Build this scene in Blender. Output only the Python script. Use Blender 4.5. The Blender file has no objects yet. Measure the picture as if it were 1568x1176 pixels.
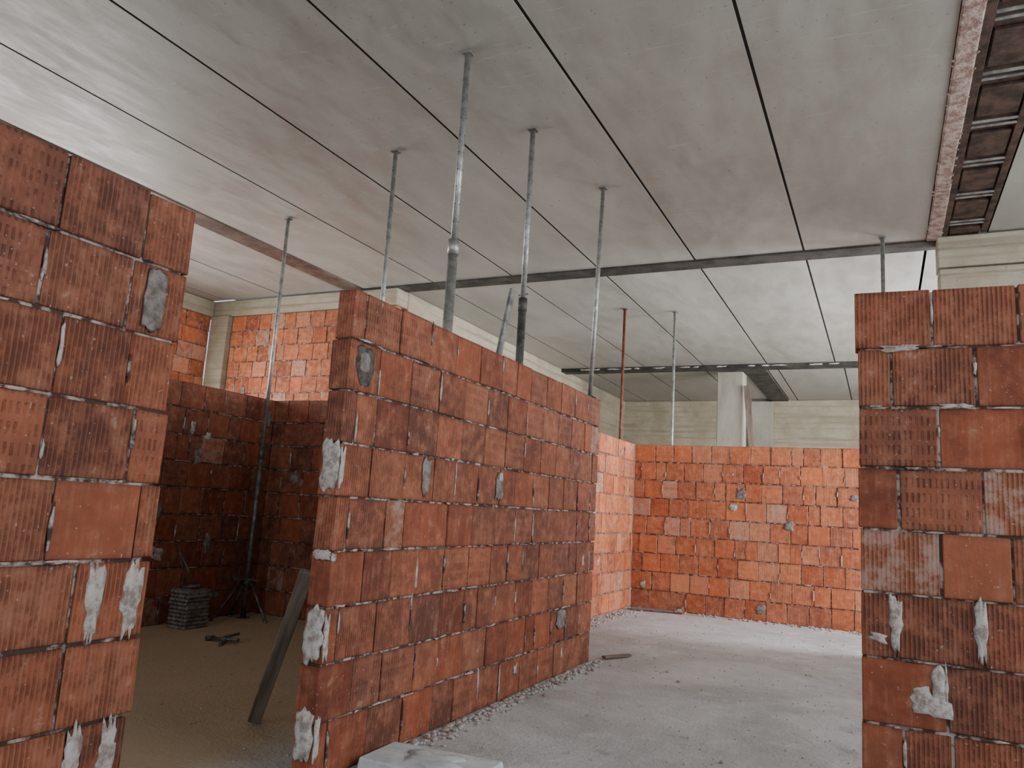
import bpy, bmesh, math, random
from mathutils import Vector, Matrix
R=random.Random(7)
H=4.257; T=2.264; C=T/9.0; EYE=1.254

# ------------------------------------------------------------------ mesh builder
class MB:
    def __init__(s): s.v=[];s.f=[];s.m=[];s.uv=[];s.c=[];s.sm=[]
    def face(s,idx,mat,uvs,col,smooth=False):
        s.f.append(idx);s.m.append(mat);s.uv.append(uvs);s.c.append(col);s.sm.append(smooth)
    def box(s,x0,x1,y0,y1,z0,z1,mat=0,col=(.5,.5,.5,1),ch=0.003,jit=0.0,rnd=None,local=True,M=None):
        lo=(x0,y0,z0);hi=(x1,y1,z1);base=len(s.v)
        ch=min(ch,(x1-x0)*.3,(y1-y0)*.3,(z1-z0)*.3)
        vid={};o=lo if local else (0,0,0);P={}
        for sx in (0,1):
            for sy in (0,1):
                for sz in (0,1):
                    cor=[(hi if q else lo)[i] for i,q in enumerate((sx,sy,sz))]
                    j=[(rnd.uniform(-jit,jit) if rnd and jit else 0) for _ in range(3)]
                    for a in range(3):
                        p=[0,0,0]
                        for i,q in enumerate((sx,sy,sz)):
                            p[i]=cor[i]+j[i]+(0 if i==a else (-ch if q else ch))
                        vid[(a,sx,sy,sz)]=len(s.v);P[len(s.v)]=tuple(p)
                        pp=Vector(p)
                        if M: pp=M@pp
                        s.v.append(tuple(pp))
        def uvf(i,a):
            p=P[i]
            q=[p[k]-o[k] for k in range(3)]
            return {0:(q[1],q[2]),1:(q[0],q[2]),2:(q[0],q[1])}[a]
        for a in range(3):
            b,c=[i for i in range(3) if i!=a]
            for t in (0,1):
                ids=[]
                for (tb,tc) in ((0,0),(1,0),(1,1),(0,1)):
                    k=[0,0,0];k[a]=t;k[b]=tb;k[c]=tc;ids.append(vid[(a,*k)])
                s.face(ids,mat,[uvf(i,a) for i in ids],col)
        for a in range(3):
            for b in range(a+1,3):
                c=3-a-b
                for ta in (0,1):
                    for tb in (0,1):
                        k0=[0,0,0];k0[a]=ta;k0[b]=tb;k1=list(k0);k1[c]=1
                        ids=[vid[(a,*k0)],vid[(a,*k1)],vid[(b,*k1)],vid[(b,*k0)]]
                        s.face(ids,mat,[uvf(i,a) for i in ids],col)
        for sx in (0,1):
            for sy in (0,1):
                for sz in (0,1):
                    ids=[vid[(a,sx,sy,sz)] for a in range(3)]
                    s.face(ids,mat,[uvf(i,0) for i in ids],col)
    def cyl(s,p0,p1,r0,r1=None,n=14,mat=0,col=(.5,.5,.5,1)):
        r1=r0 if r1 is None else r1
        p0=Vector(p0);p1=Vector(p1);d=(p1-p0).normalized()
        a=d.orthogonal().normalized();b=d.cross(a);base=len(s.v);L=(p1-p0).length
        for p,r in ((p0,r0),(p1,r1)):
            for i in range(n):
                t=2*math.pi*i/n;s.v.append(tuple(p+a*(math.cos(t)*r)+b*(math.sin(t)*r)))
        for i in range(n):
            j=(i+1)%n
            s.face([base+i,base+j,base+n+j,base+n+i],mat,[(i/n,0),((i+1)/n,0),((i+1)/n,L),(i/n,L)],col,True)
        s.face([base+i for i in range(n)],mat,[(0,0)]*n,col)
        s.face([base+n+i for i in range(n)],mat,[(0,0)]*n,col)
    def blob(s,o,ua,va,na,w,h,d,rnd,n=12,irr=.25,mat=0,col=(.5,.5,.5,1),drip=False):
        o=Vector(o);ua=Vector(ua);va=Vector(va);na=Vector(na);base=len(s.v)
        rad=[1+rnd.uniform(-irr,irr) for _ in range(n)]
        sh=[]
        for i in range(n):
            t=2*math.pi*i/n;cx=math.cos(t);sy=math.sin(t)
            k=1/max(abs(cx),abs(sy))**.65
            if drip and sy<0: cx*= (1-.45*abs(sy))
            sh.append((cx*rad[i]*k*w/2,sy*rad[i]*k*h/2))
        for (sc,hh) in ((1.0,0.0),(.9,.65),(.5,1.0)):
            for (x,y) in sh:
                s.v.append(tuple(o+ua*(x*sc)+va*(y*sc)+na*(d*(hh+ (rnd.uniform(-.18,.18) if hh else -.15)))))
        s.v.append(tuple(o+na*d));ce=len(s.v)-1
        for k in range(2):
            for i in range(n):
                j=(i+1)%n
                s.face([base+k*n+i,base+k*n+j,base+(k+1)*n+j,base+(k+1)*n+i],mat,[(0,0)]*4,col,True)
        for i in range(n):
            j=(i+1)%n;s.face([base+2*n+i,base+2*n+j,ce],mat,[(0,0)]*3,col,True)
        s.face([base+i for i in range(n)][::-1],mat,[(0,0)]*n,col)
    def rock(s,c,r,rnd,mat=0,col=(.5,.5,.5,1),sq=.7):
        n=6;base=len(s.v);c=Vector(c)
        rings=[(-.75,.65),(0,1),(.7,.6)]
        for (h,q) in rings:
            for i in range(n):
                t=2*math.pi*(i+rnd.uniform(-.25,.25))/n;k=r*q*rnd.uniform(.75,1.2)
                s.v.append((c.x+math.cos(t)*k,c.y+math.sin(t)*k,c.z+h*r*sq*rnd.uniform(.85,1.1)))
        for k in range(2):
            for i in range(n):
                j=(i+1)%n;s.face([base+k*n+i,base+k*n+j,base+(k+1)*n+j,base+(k+1)*n+i],mat,[(0,0)]*4,col)
        s.face([base+i for i in range(n)][::-1],mat,[(0,0)]*n,col)
        s.face([base+2*n+i for i in range(n)],mat,[(0,0)]*n,col)
    def build(s,name,mats,loc=None):
        me=bpy.data.meshes.new(name);me.from_pydata(s.v,[],s.f)
        me.uv_layers.new(name='UVMap');me.color_attributes.new('bk','FLOAT_COLOR','CORNER')
        for m in mats: me.materials.append(m)
        me.polygons.foreach_set('material_index',s.m);me.polygons.foreach_set('use_smooth',s.sm)
        bm=bmesh.new();bm.from_mesh(me)
        ul=bm.loops.layers.uv['UVMap'];cl=bm.loops.layers.float_color['bk']
        bm.faces.ensure_lookup_table()
        for i,f in enumerate(bm.faces):
            c=s.c[i];mp={v:s.uv[i][k] for k,v in enumerate(s.f[i])}
            for l in f.loops:
                l[ul].uv=mp[l.vert.index];l[cl]=c
        bmesh.ops.recalc_face_normals(bm,faces=bm.faces);bm.to_mesh(me);bm.free()
        ob=bpy.data.objects.new(name,me);bpy.context.collection.objects.link(ob)
        return ob

# ------------------------------------------------------------------ materials
def newmat(name):
    m=bpy.data.materials.new(name);m.use_nodes=True;nt=m.node_tree
    for n in list(nt.nodes): nt.nodes.remove(n)
    out=nt.nodes.new('ShaderNodeOutputMaterial');b=nt.nodes.new('ShaderNodeBsdfPrincipled')
    nt.links.new(b.outputs[0],out.inputs[0]);return m,nt,b
class N:
    def __init__(s,nt): s.nt=nt
    def link(s,a,b): s.nt.links.new(a,b)
    def val(s,sock,v):
        if isinstance(v,bpy.types.NodeSocket): s.link(v,sock)
        else:
            try: sock.default_value=v
            except Exception: sock.default_value=(v[0],v[1],v[2]) if len(v)==4 else (*v,1)
    def math(s,op,a,b=0.0,c=None,clamp=False):
        n=s.nt.nodes.new('ShaderNodeMath');n.operation=op;n.use_clamp=clamp
        s.val(n.inputs[0],a);s.val(n.inputs[1],b)
        if c is not None: s.val(n.inputs[2],c)
        return n.outputs[0]
    def mix(s,f,a,b,mode='MIX'):
        n=s.nt.nodes.new('ShaderNodeMix');n.data_type='RGBA';n.blend_type=mode
        s.val(n.inputs[0],f);s.val(n.inputs[6],a);s.val(n.inputs[7],b);return n.outputs[2]
    def noise(s,vec,scale,detail=4,rough=.55,dist=0):
        n=s.nt.nodes.new('ShaderNodeTexNoise');n.inputs['Scale'].default_value=scale;n.inputs['Detail'].default_value=detail
        n.inputs['Roughness'].default_value=rough;n.inputs['Distortion'].default_value=dist
        if vec is not None: s.link(vec,n.inputs['Vector'])
        return n.outputs[0]
    def mapping(s,vec,sc=(1,1,1)):
        n=s.nt.nodes.new('ShaderNodeMapping');n.inputs['Scale'].default_value=sc;s.link(vec,n.inputs['Vector']);return n.outputs[0]
    def ramp(s,f,a,b,ca=0.0,cb=1.0):
        n=s.nt.nodes.new('ShaderNodeMapRange');n.interpolation_type='SMOOTHSTEP';s.val(n.inputs[0],f)
        n.inputs[1].default_value=a;n.inputs[2].default_value=b;n.inputs[3].default_value=ca;n.inputs[4].default_value=cb;return n.outputs[0]
    def obj(s):
        n=s.nt.nodes.new('ShaderNodeTexCoord');return n.outputs['Object']
    def uv(s):
        n=s.nt.nodes.new('ShaderNodeTexCoord');return n.outputs['UV']
    def sep(s,v):
        n=s.nt.nodes.new('ShaderNodeSeparateXYZ');s.link(v,n.inputs[0]);return n.outputs
    def attr(s,name='bk'):
        n=s.nt.nodes.new('ShaderNodeAttribute');n.attribute_name=name
        q=s.nt.nodes.new('ShaderNodeSeparateColor');s.link(n.outputs['Color'],q.inputs[0]);return q.outputs
    def bump(s,h,strength,dist,b):
        n=s.nt.nodes.new('ShaderNodeBump');n.inputs['Strength'].default_value=strength;n.inputs['Distance'].default_value=dist
        s.link(h,n.inputs['Height']);s.link(n.outputs[0],b.inputs['Normal'])

def brick_material(name,dark,light,hot,dust=.5):
    m,nt,b=newmat(name);n=N(nt);a=n.attr();ob=n.obj();u,v,_=n.sep(n.uv())
    big=n.noise(ob,2.2,2);mid=n.noise(ob,13,4,.65)
    streak=n.noise(n.mapping(ob,(60,60,4)),1.0,3,.6)
    wob=n.math('MULTIPLY',mid,.008)
    uu=n.math('ADD',u,wob)
    ribs=n.math('SINE',n.math('MULTIPLY',uu,2*math.pi/.0165))
    ribs01=n.ramp(ribs,-.6,.6)
    slots=n.ramp(n.math('SINE',n.math('MULTIPLY',uu,2*math.pi/.021)),-.1,.6)
    bands=n.ramp(n.math('SINE',n.math('ADD',n.math('MULTIPLY',v,2*math.pi/.060),.6)),-.55,-.05)
    dash=n.math('MULTIPLY',n.math('MULTIPLY',slots,bands),n.ramp(streak,.32,.55,.1,1))
    isdash=n.math('GREATER_THAN',a[1],.80)
    isplain=n.math('LESS_THAN',a[1],.30)
    ribamt=n.math('MULTIPLY',n.math('SUBTRACT',1.0,isdash),n.math('SUBTRACT',1.0,isplain))
    worn=n.ramp(mid,.38,.60,1,.25)
    groove=n.math('MULTIPLY',worn,n.math('ADD',n.math('MULTIPLY',n.math('SUBTRACT',1.0,ribs01),n.math('MULTIPLY',ribamt,.65)),n.math('MULTIPLY',dash,n.math('MULTIPLY',isdash,.7)),clamp=True))
    tone=n.math('ADD',n.math('MULTIPLY',a[0],.62),n.math('ADD',.10,n.math('MULTIPLY',n.math('SUBTRACT',n.math('ADD',n.math('MULTIPLY',big,.5),n.math('MULTIPLY',mid,.5)),.48),2.7)),clamp=True)
    col=n.mix(tone,dark,light)
    col=n.mix(n.math('MULTIPLY',n.ramp(a[2],.72,1.0),.4),col,hot)
    col=n.mix(n.ramp(n.math('ADD',n.math('MULTIPLY',streak,.6),n.math('MULTIPLY',mid,.5)),.5,.78,0,.42),col,n.mix(.35,hot,(.38,.27,.21,1)))
    ridge=n.math('MULTIPLY',n.math('SUBTRACT',1.0,isplain),n.math('SUBTRACT',1.0,groove))
    col=n.mix(n.math('MULTIPLY',ridge,.07),col,(.50,.34,.25,1))
    col=n.mix(n.math('MULTIPLY',groove,.8),col,n.mix(1.0,col,(.42,.36,.34,1),'MULTIPLY'))  # groove shade painted into the colour, as bump alone hardly shows
    col=n.mix(n.ramp(mid,.63,.72,0,dust*.42),col,(.44,.36,.31,1))
    vm=n.math('ABSOLUTE',n.math('SUBTRACT',v,.12));col=n.mix(n.ramp(vm,.100,.119,0,.35),col,n.mix(1.0,col,(.45,.4,.38,1),'MULTIPLY'))  # shade between courses painted onto top and bottom brick edges
    spk=n.noise(ob,70,1,.5)
    col=n.mix(n.ramp(spk,.72,.77,0,dust*.7),col,(.55,.48,.43,1))
    wash=n.math('MULTIPLY',n.math('GREATER_THAN',a[2],.985),n.ramp(mid,.40,.62,0.0,.5))
    col=n.mix(wash,col,(.34,.29,.26,1))
    n.link(col,b.inputs['Base Color'])
    b.inputs['Roughness'].default_value=.74
    b.inputs['Specular IOR Level'].default_value=.4
    h=n.math('SUBTRACT',n.math('ADD',n.math('MULTIPLY',spk,.25),n.math('MULTIPLY',mid,.7)),groove)
    n.bump(h,.9,.006,b);return m
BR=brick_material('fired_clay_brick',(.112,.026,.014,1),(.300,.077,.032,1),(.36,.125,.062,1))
BR_LIT=brick_material('fired_clay_brick_sunlit',(.27,.062,.025,1),(.54,.158,.058,1),(.60,.27,.155,1),.8)  # brighter copy of the same brick; sunlit look put into the colour
m,nt,b=newmat('mortar');n=N(nt);o=n.obj()
k=n.noise(o,16,3,.65);col=n.mix(n.ramp(k,.44,.62),(.055,.038,.032,1),(.38,.35,.33,1))  # dark share paints in shade between courses; light share is mortar
n.link(col,b.inputs['Base Color']);b.inputs['Roughness'].default_value=.95;MO=m
m,nt,b=newmat('mortar_smear');n=N(nt);o=n.obj()
k=n.noise(o,22,4,.7);col=n.mix(n.ramp(k,.34,.60),(.23,.19,.17,1),(.47,.45,.43,1))
n.link(col,b.inputs['Base Color']);b.inputs['Roughness'].default_value=.95;n.bump(k,.8,.010,b);SM=m
m,nt,b=newmat('grey_patch_mortar');n=N(nt);o=n.obj()
k=n.noise(o,20,4,.7);col=n.mix(n.ramp(k,.35,.65),(.11,.09,.08,1),(.24,.22,.21,1))
n.link(col,b.inputs['Base Color']);b.inputs['Roughness'].default_value=.95;n.bump(k,.6,.006,b);GP=m
m,nt,b=newmat('charcoal_patch');n=N(nt);o=n.obj()
k=n.noise(o,22,4,.7);col=n.mix(n.ramp(k,.35,.65),(.03,.028,.027,1),(.10,.09,.085,1))
n.link(col,b.inputs['Base Color']);b.inputs['Roughness'].default_value=.9;DP=m

def concrete(name,c0,c1,c2,rough=(.45,.7),stretch=(1,.35,1),boards=False,scr=True,bs=.25):
    m,nt,b=newmat(name);n=N(nt);o=n.obj();a=n.attr()
    big=n.noise(n.mapping(o,stretch),.8,4,.65,.6);mid=n.noise(n.mapping(o,stretch),4.5,5,.7,.3)
    f=n.math('ADD',n.math('MULTIPLY',n.math('SUBTRACT',big,.5),2.0),n.math('ADD',n.math('MULTIPLY',n.math('SUBTRACT',mid,.5),1.4),a[0]),clamp=True)
    col=n.mix(f,c0,c1)
    col=n.mix(n.ramp(mid,.58,.74,0,.55),col,c2)
    pores=n.ramp(n.noise(o,34,1,.5),.71,.77,0,.55)
    col=n.mix(pores,col,(.14,.125,.11,1))
    h=mid
    if scr:
        s=n.noise(n.mapping(o,(2.2,26,3)),1.0,2,.5,2.0)
        col=n.mix(n.ramp(s,.64,.70,0,.18),col,(.58,.56,.52,1))
    if boards:
        x,y,z=n.sep(o)
        zz=n.math('ADD',z,n.math('MULTIPLY',mid,.03))
        w=n.ramp(n.math('SINE',n.math('MULTIPLY',zz,2*math.pi/.27)),.93,.995)
        w=n.math('MULTIPLY',w,n.ramp(big,.35,.6))
        col=n.mix(n.math('MULTIPLY',w,.6),col,(.16,.14,.10,1))
        st=n.noise(n.mapping(o,(.6,.6,14)),1.0,3,.6)
        col=n.mix(n.ramp(st,.45,.7,0,.6),col,c2)
    n.link(col,b.inputs['Base Color']);n.val(b.inputs['Roughness'],n.ramp(mid,.3,.7,rough[0],rough[1]))
    n.bump(h,bs,.01,b);return m
CE=concrete('precast_slab_concrete',(.245,.24,.22,1),(.395,.392,.365,1),(.29,.275,.235,1),rough=(.36,.6))
CW=concrete('formed_concrete',(.27,.235,.165,1),(.45,.41,.32,1),(.20,.175,.125,1),(.7,.9),(1,1,1),True,False,.6)
CC=concrete('column_concrete',(.25,.24,.20,1),(.44,.43,.38,1),(.19,.17,.13,1),(.7,.9),(1,1,.4),False,False,.5)
m,nt,b=newmat('dark_joint');b.inputs['Base Color'].default_value=(.025,.023,.02,1);b.inputs['Roughness'].default_value=1;b.inputs['Specular IOR Level'].default_value=0;DJ=m
# floor
m,nt,b=newmat('dusty_screed');n=N(nt);o=n.obj()
big=n.noise(o,.6,5,.65,.6);mid=n.noise(o,3.5,6,.7);fine=n.noise(o,45,3,.7)
col=n.mix(n.ramp(big,.35,.65),(.35,.345,.345,1),(.49,.49,.50,1))
col=n.mix(n.ramp(mid,.5,.70,0,.6),col,(.57,.57,.58,1))
col=n.mix(n.ramp(mid,.30,.44,.6,0),col,(.25,.24,.23,1))
col=n.mix(n.ramp(n.noise(o,9,3,.6),.64,.74,0,.3),col,(.40,.29,.24,1))
x,y,z=n.sep(o)
lf=n.ramp(x,-3.0,-2.4,1,0)
col=n.mix(n.math('MULTIPLY',n.math('MULTIPLY',lf,n.ramp(y,6.2,6.6,1,0)),.95),col,n.mix(big,(.36,.25,.15,1),(.48,.36,.23,1)))  # left room tan: warm bounce off the bricks painted into the floor
col=n.mix(n.ramp(fine,.64,.72,0,.35),col,(.58,.56,.53,1))
n.link(col,b.inputs['Base Color']);b.inputs['Roughness'].default_value=.88
n.bump(n.math('ADD',n.math('MULTIPLY',fine,.35),mid),.9,.02,b);FL=m
def metal(name,c0,c1,rough=.45,met=.75,sc=12):
    m,nt,b=newmat(name);n=N(nt);o=n.obj();k=n.noise(o,sc,4,.65)
    n.link(n.mix(n.ramp(k,.35,.65),c0,c1),b.inputs['Base Color']);n.val(b.inputs['Roughness'],n.ramp(k,.3,.7,rough+.2,rough));b.inputs['Metallic'].default_value=met
    return m
ST=metal('galvanised_steel',(.26,.26,.25,1),(.46,.46,.45,1),.38)
SD=metal('dull_steel',(.09,.09,.088,1),(.22,.215,.21,1),.45)
RU=metal('rusty_steel',(.10,.022,.012,1),(.19,.045,.025,1),.6,.2)
FG=metal('steel_flange',(.015,.014,.013,1),(.05,.047,.044,1),.5,.1,3)
FB=metal('primed_flange',(.09,.062,.052,1),(.19,.155,.135,1),.4,.4,2)
FR=metal('rusted_flange',(.035,.022,.018,1),(.10,.062,.05,1),.55,.3,7)
BT=metal('grey_batten',(.12,.12,.12,1),(.30,.29,.28,1),.5,.2,9)
m,nt,b=newmat('pink_joint_fill');n=N(nt);o=n.obj();k=n.noise(o,14,5,.75)
n.link(n.mix(n.ramp(k,.38,.6),(.24,.145,.12,1),(.46,.37,.335,1)),b.inputs['Base Color']);b.inputs['Roughness'].default_value=.95;n.bump(k,1,.03,b);PK=m
m,nt,b=newmat('weathered_timber');n=N(nt);o=n.obj();k=n.noise(n.mapping(o,(30,30,2)),1,4,.65)
n.link(n.mix(n.ramp(k,.35,.65),(.10,.075,.06,1),(.20,.16,.13,1)),b.inputs['Base Color']);b.inputs['Roughness'].default_value=.85;n.bump(k,.4,.004,b);WD=m
m,nt,b=newmat('rubble');n=N(nt);a=n.attr();o=n.obj()
n.link(n.mix(a[0],(.38,.37,.37,1),(.28,.12,.075,1)),b.inputs['Base Color']);b.inputs['Roughness'].default_value=.95;RB=m
m,nt,b=newmat('white_plaster');n=N(nt);o=n.obj();k=n.noise(o,8,5,.7)
n.link(n.mix(n.ramp(k,.3,.7),(.40,.42,.44,1),(.58,.60,.63,1)),b.inputs['Base Color']);b.inputs['Roughness'].default_value=.95;n.bump(k,.6,.01,b);WP=m

# ------------------------------------------------------------------ brick walls
def brick_wall(name,axis,a0,a1,p0,p1,z0,z1,seed,mat=BR,front=1,rowoff=None,L=.30,ragA=0,ragB=0,special=None,course=C,lumps=2.2,smears=0,dens=1,washp=.02,post=None,dashcut=1.0):
    """wall running along axis ('x' or 'y') from a0 to a1; thickness p0..p1; front=+1 visible face at p1, -1 at p0"""
    rnd=random.Random(seed);mb=MB();nrow=int(round((z1-z0)/course));ch=(z1-z0)/nrow
    def bx(s0,s1,t0,t1,za,zb,mt,col,**kw):
        if axis=='y': mb.box(t0,t1,s0,s1,za,zb,mt,col,**kw)
        else: mb.box(s0,s1,t0,t1,za,zb,mt,col,**kw)
    fp=p1 if front>0 else p0
    ua=(0,1,0) if axis=='y' else (1,0,0);na=((front,0,0) if axis=='y' else (0,front,0))
    def pt(s,z,off=0):
        return (fp+front*off,s,z) if axis=='y' else (s,fp+front*off,z)
    bx(a0+.012+ragA,a1-.012-ragB,p0+.011,p1-.011,z0,z1-.014,1,(.5,.5,.5,1),ch=.002)
    for r in range(nrow):
        zt=z1-r*ch;zb=zt-ch
        off=rowoff[r%len(rowoff)] if rowoff else rnd.choice([.1,.15,.25,.3,.2])
        s=a0+rnd.uniform(-ragA,ragA);e=a1+rnd.uniform(-ragB,ragB);first=True
        while s<e-.02:
            w=off if first else L*rnd.choice([1,1,1,1,1,1,.98,1.02,.55,.8])
            first=False
            s2=s+w
            if e-s2<.07: s2=e
            s2=min(s2,e)
            g=rnd.uniform(.002,.0075)
            d=rnd.uniform(-.006,.003)
            col=(rnd.random(),rnd.random()*dashcut,rnd.random()*.97,1)
            if rnd.random()<washp: col=(col[0],col[1],1.0,1)
            if special:
                for (sr,sp,cc) in special:
                    if sr==r and s<=sp<s2: col=cc
            bx(s+g,s2-g,p0-d,p1+d,zb+.005+rnd.uniform(-.002,.002),zt-.005+rnd.uniform(-.002,.001),0,col,ch=.0035,jit=.0022,rnd=rnd)
            if rnd.random()<.4*dens and s>a0+.05:
                hz=rnd.uniform(.04,.18);mb.blob(pt(s,zb+ch*rnd.uniform(.3,.7)),ua,(0,0,1),na,rnd.uniform(.008,.016),hz,.006,rnd,10,.4,1 if rnd.random()<.5 else 2)
            if rnd.random()<.012*dens:
                mb.blob(pt(s+w*.5,zb+ch*rnd.uniform(.25,.75)),ua,(0,0,1),na,rnd.uniform(.03,.07),rnd.uniform(.03,.09),.006,rnd,14,.5,2)
            s=s2
        for i in range(int((a1-a0)*lumps*dens)):
            sp=rnd.uniform(a0+.05,a1-.05)
            mb.blob(pt(sp,zb+rnd.uniform(-.004,.006)),ua,(0,0,1),na,rnd.uniform(.02,.13),rnd.uniform(.006,.013),.006,rnd,10,.4,1 if rnd.random()<.6 else 2)
    for i in range(smears):
        mb.blob(pt(rnd.uniform(a0+.1,a1-.1),rnd.uniform(z0+.1,z1-.1)),ua,(0,0,1),na,rnd.uniform(.05,.14),rnd.uniform(.06,.18),.0065,rnd,18,.3,3 if rnd.random()<.7 else 2)
    if post: post(mb,pt,ua,na,rnd)
    return mb.build(name,[mat,MO,SM,GP,DP])

# left foreground wall (x=-2.26 plane)
def post_left(mb,pt,ua,na,rnd):
    for (s,z,w,h) in [(1.688,.885,.06,.25),(1.824,.875,.075,.24),(1.69,.39,.05,.24),(1.81,.37,.06,.26),(1.60,.12,.07,.18)]:
        mb.blob(pt(s,z,.002),ua,(0,0,1),na,w,h,.008,rnd,34,.24,2,drip=True)
    mb.blob(pt(1.757,1.89,.003),ua,(0,0,1),na,.085,.22,.005,rnd,24,.08,3)
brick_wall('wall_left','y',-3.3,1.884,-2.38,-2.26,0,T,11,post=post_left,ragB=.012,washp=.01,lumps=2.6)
# central partition
def post_part(mb,pt,ua,na,rnd):
    mb.blob(pt(2.985,1.895,.003),ua,(0,0,1),na,.15,.20,.004,rnd,26,.10,4,drip=True)
    mb.blob(pt(2.980,1.91,.0065),ua,(0,0,1),na,.085,.10,.003,rnd,22,.12,3)
    mb.blob(pt(3.62,1.395,.003),ua,(0,0,1),na,.09,.20,.004,rnd,24,.2,3,drip=True)
    mb.blob(pt(4.535,1.387,.003),ua,(0,0,1),na,.11,.17,.004,rnd,24,.2,3)
    mb.blob(pt(4.54,1.45,.006),ua,(0,0,1),na,.06,.05,.004,rnd,14,.3,2)
    for (z,h) in [(1.40,.24),(.635,.25),(.20,.22),(.99,.05)]:
        mb.blob((-2.325,2.862,z),(1,0,0),(0,0,1),(0,-1,0),.10,h,.012,rnd,26,.2,2)
        mb.blob(pt(2.880,z-.01,.002),ua,(0,0,1),na,.035,h*.8,.007,rnd,22,.3,2)
    mb.blob(pt(5.75,.42,.002),ua,(0,0,1),na,.2,.16,.005,rnd,18,.2,3)
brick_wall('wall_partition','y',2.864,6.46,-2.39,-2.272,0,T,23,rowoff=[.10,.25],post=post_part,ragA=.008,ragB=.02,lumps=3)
# right foreground pier wall (y=3.509 plane)
def post_right(mb,pt,ua,na,rnd):
    mb.blob(pt(.043,.89,.002),ua,(0,0,1),na,.045,.23,.008,rnd,30,.24,2,drip=True)
    mb.blob(pt(.333,.90,.002),ua,(0,0,1),na,.045,.24,.008,rnd,30,.24,2,drip=True)
    mb.blob(pt(.16,.60,.002),ua,(0,0,1),na,.13,.09,.010,rnd,18,.25,2)
    mb.blob(pt(.185,.68,.002),ua,(0,0,1),na,.05,.16,.010,rnd,16,.22,2,drip=False)
    mb.blob(pt(.13,.64,.002),ua,(0,0,1),na,.06,.06,.009,rnd,14,.25,2)
    mb.blob(pt(.075,2.01),ua,(0,0,1),na,.15,.03,.012,rnd,18,.35,2)
    mb.blob(pt(.27,1.765),ua,(0,0,1),na,.11,.02,.010,rnd,18,.35,2)
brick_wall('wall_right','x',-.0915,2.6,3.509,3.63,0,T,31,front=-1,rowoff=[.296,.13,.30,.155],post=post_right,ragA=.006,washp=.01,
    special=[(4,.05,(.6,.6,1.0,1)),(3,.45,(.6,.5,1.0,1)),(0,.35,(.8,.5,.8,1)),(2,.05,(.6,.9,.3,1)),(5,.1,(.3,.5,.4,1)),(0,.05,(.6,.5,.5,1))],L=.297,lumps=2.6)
brick_wall('wall_back','x',-3.177,3.86,10.617,10.737,0,T,41,mat=BR_LIT,front=-1,smears=20,washp=.05,L=.26)
brick_wall('wall_side','y',6.36,10.617,-3.297,-3.177,0,T,43,mat=BR_LIT,smears=5,washp=.04,L=.26)
brick_wall('wall_room_left','y',1.2,6.47,-6.12,-6.0,0,T,51,smears=14,L=.28)
brick_wall('wall_room_back','x',-6.0,-3.297,6.35,6.47,0,T,53,front=-1,smears=12,L=.28)
brick_wall('wall_room_link','x',-3.297,-2.39,6.35,6.36+.11,0,T,54,front=-1)
brick_wall('wall_infill','x',-9.3,-6.15,8.70,8.82,0,4.0,61,mat=BR_LIT,front=-1,washp=.04,smears=6,L=.28)
brick_wall('wall_outer_left','y',7.55,8.62,-9.82,-9.70,0,4.0,63,mat=BR_LIT,washp=.1)
brick_wall('wall_outer_left_parapet','y',-3.5,7.55,-9.82,-9.70,0,1.0,64,mat=BR_LIT,lumps=0,dens=0)
brick_wall('wall_outer_right_parapet','y',-3.5,19.5,3.9,4.02,0,1.0,65,mat=BR_LIT,lumps=0,dens=0)

# ------------------------------------------------------------------ ceiling : precast slabs
mb=MB();rnd=random.Random(3)
def slabs(xr,y0,y1,w=1.2,step=-1):
    x=xr[0]
    mb.box(xr[1]+.01,xr[0]-.01,y0,y1,H+.0035,H+.1,1,(.1,.1,.1,1),ch=.001)
    while x>xr[1]+.01:
        x2=max(x-w,xr[1]);t=rnd.uniform(.36,.62);dz=rnd.uniform(0,.002)
        mb.box(x2+.011,x-.011,y0,y1,H+dz,H+.2,0,(t,t,t,1),ch=.001,local=False);x=x2
slabs((.465,-6.735),-3.5,8.62);slabs((-7.03,-9.9),-3.5,8.62)
slabs((.465,-6.3),8.92,14.9);slabs((3.95,.47),8.92,14.9)
slabs((4.2,.99),-3.5,8.62)
slabs((-2.0,-9.9+3.6),15.2,19.6);slabs((4.2,-2.0),15.2,19.6)
mb.box(-9.9,4.2,-3.5,19.6,H+.21,H+.3,0,(.1,.1,.1,1),local=False)
mb.build('ceiling',[CE,DJ])
mb=MB()
mb.box(-7.035,.60,8.62,8.90,H-.022,H+.012,0,ch=.002)
mb.box(-7.035,-6.735,-3.5,8.62,H-.014,H+.010,1,ch=.002)
mb.build('trim_steel_beams',[FG,FB])
mb=MB();r2=random.Random(9)
mb.box(-6.3,3.9,14.9,15.2,H-.07,H+.01,0,ch=.002);mb.box(-2.45,-2.02,15.2,19.6,H-.03,H+.01,0,ch=.002)
for i in range(26):
    x=r2.uniform(-6,1);mb.blob((x,14.897,H-.035),(1,0,0),(0,0,1),(0,-1,0),r2.uniform(.06,.3),.03,.01,r2,10,.4,1)  # pale smear blobs stand in for light gaps along the beam
mb.build('trim_far_beams',[FG,SM])
mb=MB()
y=-3.4
while y<8.5:
    L=r2.uniform(.5,1.1);mb.box(.46+r2.uniform(-.004,.004),.585+r2.uniform(-.008,.008),y,min(y+L+.02,8.6),H-.022+r2.uniform(-.004,.004),H+.05,0,ch=.010,jit=.004,rnd=r2);y+=L
for i in range(110):
    y=r2.uniform(-1,8.5);mb.rock((r2.choice([.465,.583])+r2.uniform(-.012,.008),y,H-.014),r2.uniform(.006,.014),r2,0)
mb.build('trim_joint_fill',[PK])
mb=MB()
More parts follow.
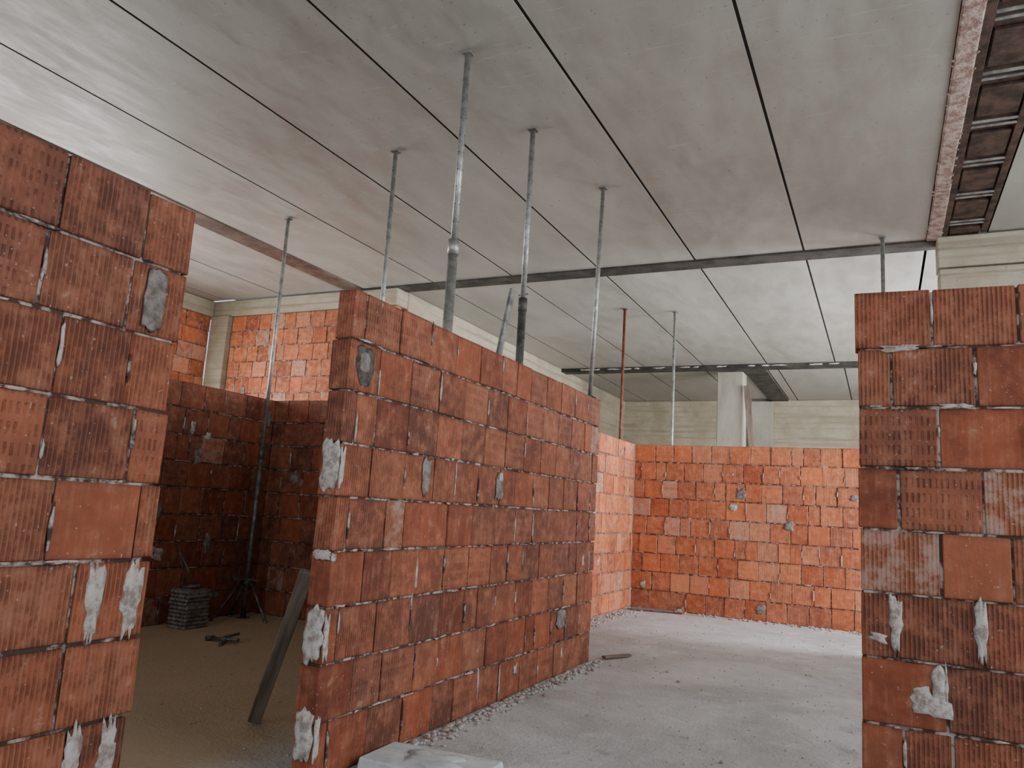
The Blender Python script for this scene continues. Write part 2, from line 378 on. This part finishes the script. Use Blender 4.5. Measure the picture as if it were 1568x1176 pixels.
mb.box(.60,.97,-3.5,8.5,H+.03,H+.09,0,ch=.002)
mb.box(.58,.64,-3.5,8.5,H-.01,H+.012,0,ch=.002);mb.box(.93,.985,-3.5,8.5,H-.01,H+.012,0,ch=.002)
y=-3.2
while y<8.4:
    mb.box(.65,.92,y,y+.40,H-.004,H+.035,0,ch=.01)
    mb.box(.64,.93,y+.45,y+.48,H-.012,H+.0,1,ch=.003)
    mb.box(.64,.93,y+.53,y+.555,H-.012,H+.0,1,ch=.003);y+=.68
mb.build('trim_built_up_beam',[FR,BT])

# ------------------------------------------------------------------ concrete frame
def cbox(name,mat,boxes):
    mb=MB()
    for bb in boxes: mb.box(*bb,0,(.5,.5,.5,1),ch=.012,local=False)
    return mb.build(name,[mat])
cbox('wall_concrete_beam_left',CW,[(-9.9,-6.15,8.66,8.96,4.0,4.256)])
cbox('wall_concrete_beam_outer',CW,[(-9.9,-9.68,-3.5,8.66,4.0,4.256)])
cbox('wall_concrete_left',CW,[(-6.4,-6.15,8.97,15.0,0,4.256)])
cbox('wall_concrete_left_rear',CW,[(-6.4,-6.15,15.0,19.5,0,4.256)])
cbox('wall_concrete_far',CW,[(-6.4,4.1,19.5,19.75,0,4.256)])
cbox('corner_column',CW,[(-9.68,-9.31,8.60,8.96,0,3.998)])
cbox('concrete_column',CC,[(-2.94,-2.44,15.35,15.8,0,4.2)])
cbox('concrete_pilaster',CC,[(-2.86,-2.36,19.3,19.49,0,4.2)])
cbox('wall_concrete_pier',CW,[(.56,3.88,8.51,8.80,0,3.90),(.55,3.88,8.50,8.81,3.915,4.24)])  # pier widened out of view, added length blocks the side lamp
# floor
mb=MB();mb.box(-16,12,-8,24,-.3,0,0,(.5,.5,.5,1),local=False);mb.build('floor',[FL])

# ------------------------------------------------------------------ props
def prop(x,y,z0,zj,r_out=.027,r_in=.020,mi=ST,mo=SD,tripod=False,ztop=H-.015,plate=.035,lean=(0,0)):
    mb=MB();tx,ty=x+lean[0],y+lean[1]
    def at(z): 
        t=(z-z0)/(ztop-z0);return (x+lean[0]*t,y+lean[1]*t,z)
    mb.box(x-.05,x+.05,y-.05,y+.05,z0,z0+.008,1,ch=.002)
    if zj>z0+.1:
        mb.cyl(at(z0+.008),at(zj),r_out,mat=1);mb.cyl(at(zj-.10),at(zj),r_out+.004,mat=1)
        c=Vector(at(zj+.03));mb.cyl(c+Vector((-.045,.01,0)),c+Vector((.045,-.01,0)),.006,mat=1)
    mb.cyl(at(max(z0+.008,zj-.05)),at(ztop-.007),r_in,mat=0)
    z=max(zj,z0)+.12
    while z<ztop-.1:
        c=Vector(at(z));mb.cyl(c+Vector((-r_in-.001,0,0)),c+Vector((r_in+.001,0,0)),.005,n=8,mat=2)
        mb.cyl(c+Vector((0,-r_in-.001,0)),c+Vector((0,r_in+.001,0)),.005,n=8,mat=2);z+=.12
    mb.box(tx-plate,tx+plate,ty-plate,ty+plate,ztop-.006,ztop,1,ch=.002)
    if tripod:
        mb.cyl(at(.33),at(.39),.05,mat=1);mb.box(x-.17,x+.17,y-.04,y+.04,.375,.39,1,ch=.002)
        mb.box(x-.04,x+.04,y-.15,y+.06,.375,.39,1,ch=.002)
        for a in (-100,-10,-170):
            a=math.radians(a);d=Vector((math.cos(a),math.sin(a),0))
            if math.cos(a)<-.9: d*=.42
            p0=Vector((x,y,.37))+d*.05;p1=Vector((x,y,.012))+d*.36
            mb.cyl(p0,p1,.014,mat=1,n=8);mb.cyl(p1-Vector((0,0,.012)),p1+Vector((0,0,.006)),.022,mat=1,n=10)
    return mb.build('steel_prop',[mi,mo,SD])
prop(-5.80,6.02,0,1.7,tripod=True,mi=ST,lean=(-.04,.05))
prop(-3.755,5.09,0,1.9)
prop(-2.455,4.03,0,2.93,r_out=.033,r_in=.022,mo=ST)
prop(-2.468,5.133,0,2.85,r_out=.031,r_in=.022)
prop(-2.325,6.33,T,T,lean=(.03,.03))
prop(-3.37,10.50,0,0.2,mi=RU,mo=RU)
prop(-2.70,10.81,0,0.2)
prop(.048,8.40,0,1.5)

# planks
def board(name,p0,p1,w,t,mat=WD,up=(0,1,0)):
    p0=Vector(p0);p1=Vector(p1);z=(p1-p0).normalized();x=Vector(up).cross(z).normalized();y=z.cross(x)
    M=Matrix(((x.x,y.x,z.x),(x.y,y.y,z.y),(x.z,y.z,z.z)));M=Matrix.Translation(p0)@M.to_4x4()
    mb=MB();mb.box(-w/2,w/2,-t/2,t/2,0,(p1-p0).length,0,ch=.003)
    ob=mb.build(name,[mat]);ob.matrix_world=M;return ob
board('leaning_plank',(-3.13,3.42,.012),(-2.452,2.93,.90),.07,.028,up=(-.65,.75,0))
board('leaning_batten',(-2.62,4.36,.01),(-2.52,5.05,2.90),.06,.025,BT,up=(1,0,0))
board('brace_plank',(-2.0,15.2,0.02),(-2.36,15.3,3.9),.12,.04,WD,up=(0,1,0))
board('scrap_plank',(-3.05,10.25,.03),(-2.5,10.42,.03),.09,.025,WD,up=(0,0,1))
board('scrap_batten',(-2.2,6.62,.02),(-2.05,6.9,.02),.05,.02,WD,up=(0,0,1))

# stack of tiles by the side wall
mb=MB();r3=random.Random(5)
for i in range(10):
    z=.002+i*.034;dx=r3.uniform(-.01,.01)
    mb.box(-5.86+dx,-5.63+dx,5.14,5.40,z,z+.024,0,ch=.004)
    for k in range(5): mb.box(-5.85+dx+k*.048,-5.83+dx+k*.048,5.15,5.39,z+.024,z+.034,0,ch=.002)
mb.cyl((-5.84,5.3,.34),(-5.90,5.2,.72),.009,mat=1);mb.cyl((-5.70,5.3,.34),(-5.90,5.2,.70),.007,mat=1);mb.cyl((-5.82,5.22,.35),(-5.66,5.30,.37),.02,mat=1)
mb.build('stack_of_tiles',[GP,SD])
mb=MB();c=Vector((-4.95,4.95,.02))
mb.cyl(c+Vector((-.16,0,0)),c+Vector((.12,.04,.015)),.016,mat=0);mb.cyl(c+Vector((.0,.02,.0)),c+Vector((.10,-.14,0)),.014,mat=0)
mb.cyl(c+Vector((-.03,.02,.02)),c+Vector((.05,.12,.05)),.012,mat=0);mb.cyl(c+Vector((-.17,-.03,0)),c+Vector((-.15,.04,0)),.02,mat=0)
mb.build('formwork_clamp',[SD])
mb=MB();mb.box(-2.47,-2.39,10.38,10.48,.0,.09,0,(.3,.8,.4,1),ch=.006,jit=.006,rnd=r3);mb.box(-2.46,-2.40,10.36,10.378,.03,.07,1,(.3,.8,.4,1));mb.build('brick_offcut',[BR,SM])
mb=MB();M=Matrix.Translation((-1.95,3.33,0))@Matrix.Rotation(math.radians(4),4,'Z')
mb.box(-.29,.30,-.18,.20,.0,.055,0,(.5,.5,.5,1),ch=.008,jit=.012,rnd=r3,M=M);mb.blob((-1.95,3.33,.05),(1,0,0),(0,1,0),(0,0,1),.3,.2,.02,r3,16,.3,0);mb.build('plaster_slab',[WP])

# rubble along partition foot and scattered debris
mb=MB();r4=random.Random(17)
for i in range(520):
    y=r4.uniform(3.6,6.5);x=-2.255+abs(r4.gauss(0,.06));r=r4.uniform(.004,.020)*(1 if x<-2.1 else .6)
    mb.rock((x+.005,y,r*.5),r,r4,0,(r4.uniform(.4,1) if r4.random()<.15 else r4.uniform(0,.2),0,0,1))
mb.build('rubble_heap',[RB])
mb=MB()
for i in range(750):
    x=r4.uniform(-2.9,1.6);y=r4.uniform(3.8,10.5)
    if x<-2.1 and y<6.6: continue
    r=r4.uniform(.002,.008) if r4.random()<.96 else r4.uniform(.010,.018)
    mb.rock((x,y,r*.5),r,r4,0,(r4.uniform(.3,.9) if r4.random()<.2 else r4.uniform(0,.2),0,0,1))
for i in range(200):
    x=-3.13+abs(r4.gauss(0,.12));y=r4.uniform(7,10.5);r=r4.uniform(.006,.022);mb.rock((x,y,r*.5),r,r4,0,(r4.random()**2,0,0,1))
for i in range(260):
    x=r4.uniform(-3.1,2);y=10.58-abs(r4.gauss(0,.1));r=r4.uniform(.006,.022);mb.rock((x,y,r*.5),r,r4,0,(r4.random()**2,0,0,1))
for i in range(160):
    x=r4.uniform(-5.9,-2.5);y=r4.uniform(2.5,6.2);r=r4.uniform(.004,.010);mb.rock((x,y,r*.5),r,r4,0,(r4.random()*.6,0,0,1))
mb.build('floor_debris',[RB])

# ------------------------------------------------------------------ light
w=bpy.data.worlds.new('sky');bpy.context.scene.world=w;w.use_nodes=True
bg=w.node_tree.nodes['Background'];bg.inputs[0].default_value=(.84,.91,1,1);bg.inputs[1].default_value=.85
def area(name,loc,dirv,sx,sy,rad,col):
    l=bpy.data.lights.new(name,'AREA');l.shape='RECTANGLE';l.size=sx;l.size_y=sy;l.energy=rad*math.pi*sx*sy;l.color=col
    o=bpy.data.objects.new(name,l);bpy.context.collection.objects.link(o);o.location=loc
    o.rotation_euler=Vector(dirv).to_track_quat('-Z','Y').to_euler();return o
area('daylight_left_opening',(-9.6,5.0,2.2),(1,.3,-.45),5.0,2.4,10,(1,.985,.96))
area('daylight_right_far',(3.45,9.3,2.0),(-1,.42,-.1),1.3,2.6,54,(.90,.95,1))
area('daylight_right_near',(3.8,4.4,2.5),(-1,0.05,-.05),6.8,2.8,5.0,(.97,1,.985))
area('daylight_rear',(-1,-3.4,2.5),(0,1,.1),6,2.8,2.8,(.97,1,.985))
area('fill_far_right',(3.8,12.8,2.6),(-1,0,0),4,2.8,25,(1,.99,.97))  # fill lamp added to brighten the far bays

# ------------------------------------------------------------------ camera
yaw,pit,rol=.4560,.1608,.0610
fw=Vector((-math.sin(yaw)*math.cos(pit),math.cos(yaw)*math.cos(pit),math.sin(pit)))
r0=Vector((math.cos(yaw),math.sin(yaw),0));u0=r0.cross(fw)
rt=math.cos(rol)*r0+math.sin(rol)*u0;up=-math.sin(rol)*r0+math.cos(rol)*u0
cd=bpy.data.cameras.new('camera');cd.sensor_width=36;cd.lens=36*1166.36/1568;cd.clip_end=200
co=bpy.data.objects.new('camera',cd);bpy.context.collection.objects.link(co)
M=Matrix(((rt.x,up.x,-fw.x,0),(rt.y,up.y,-fw.y,0),(rt.z,up.z,-fw.z,EYE),(0,0,0,1)));co.matrix_world=M
bpy.context.scene.camera=co
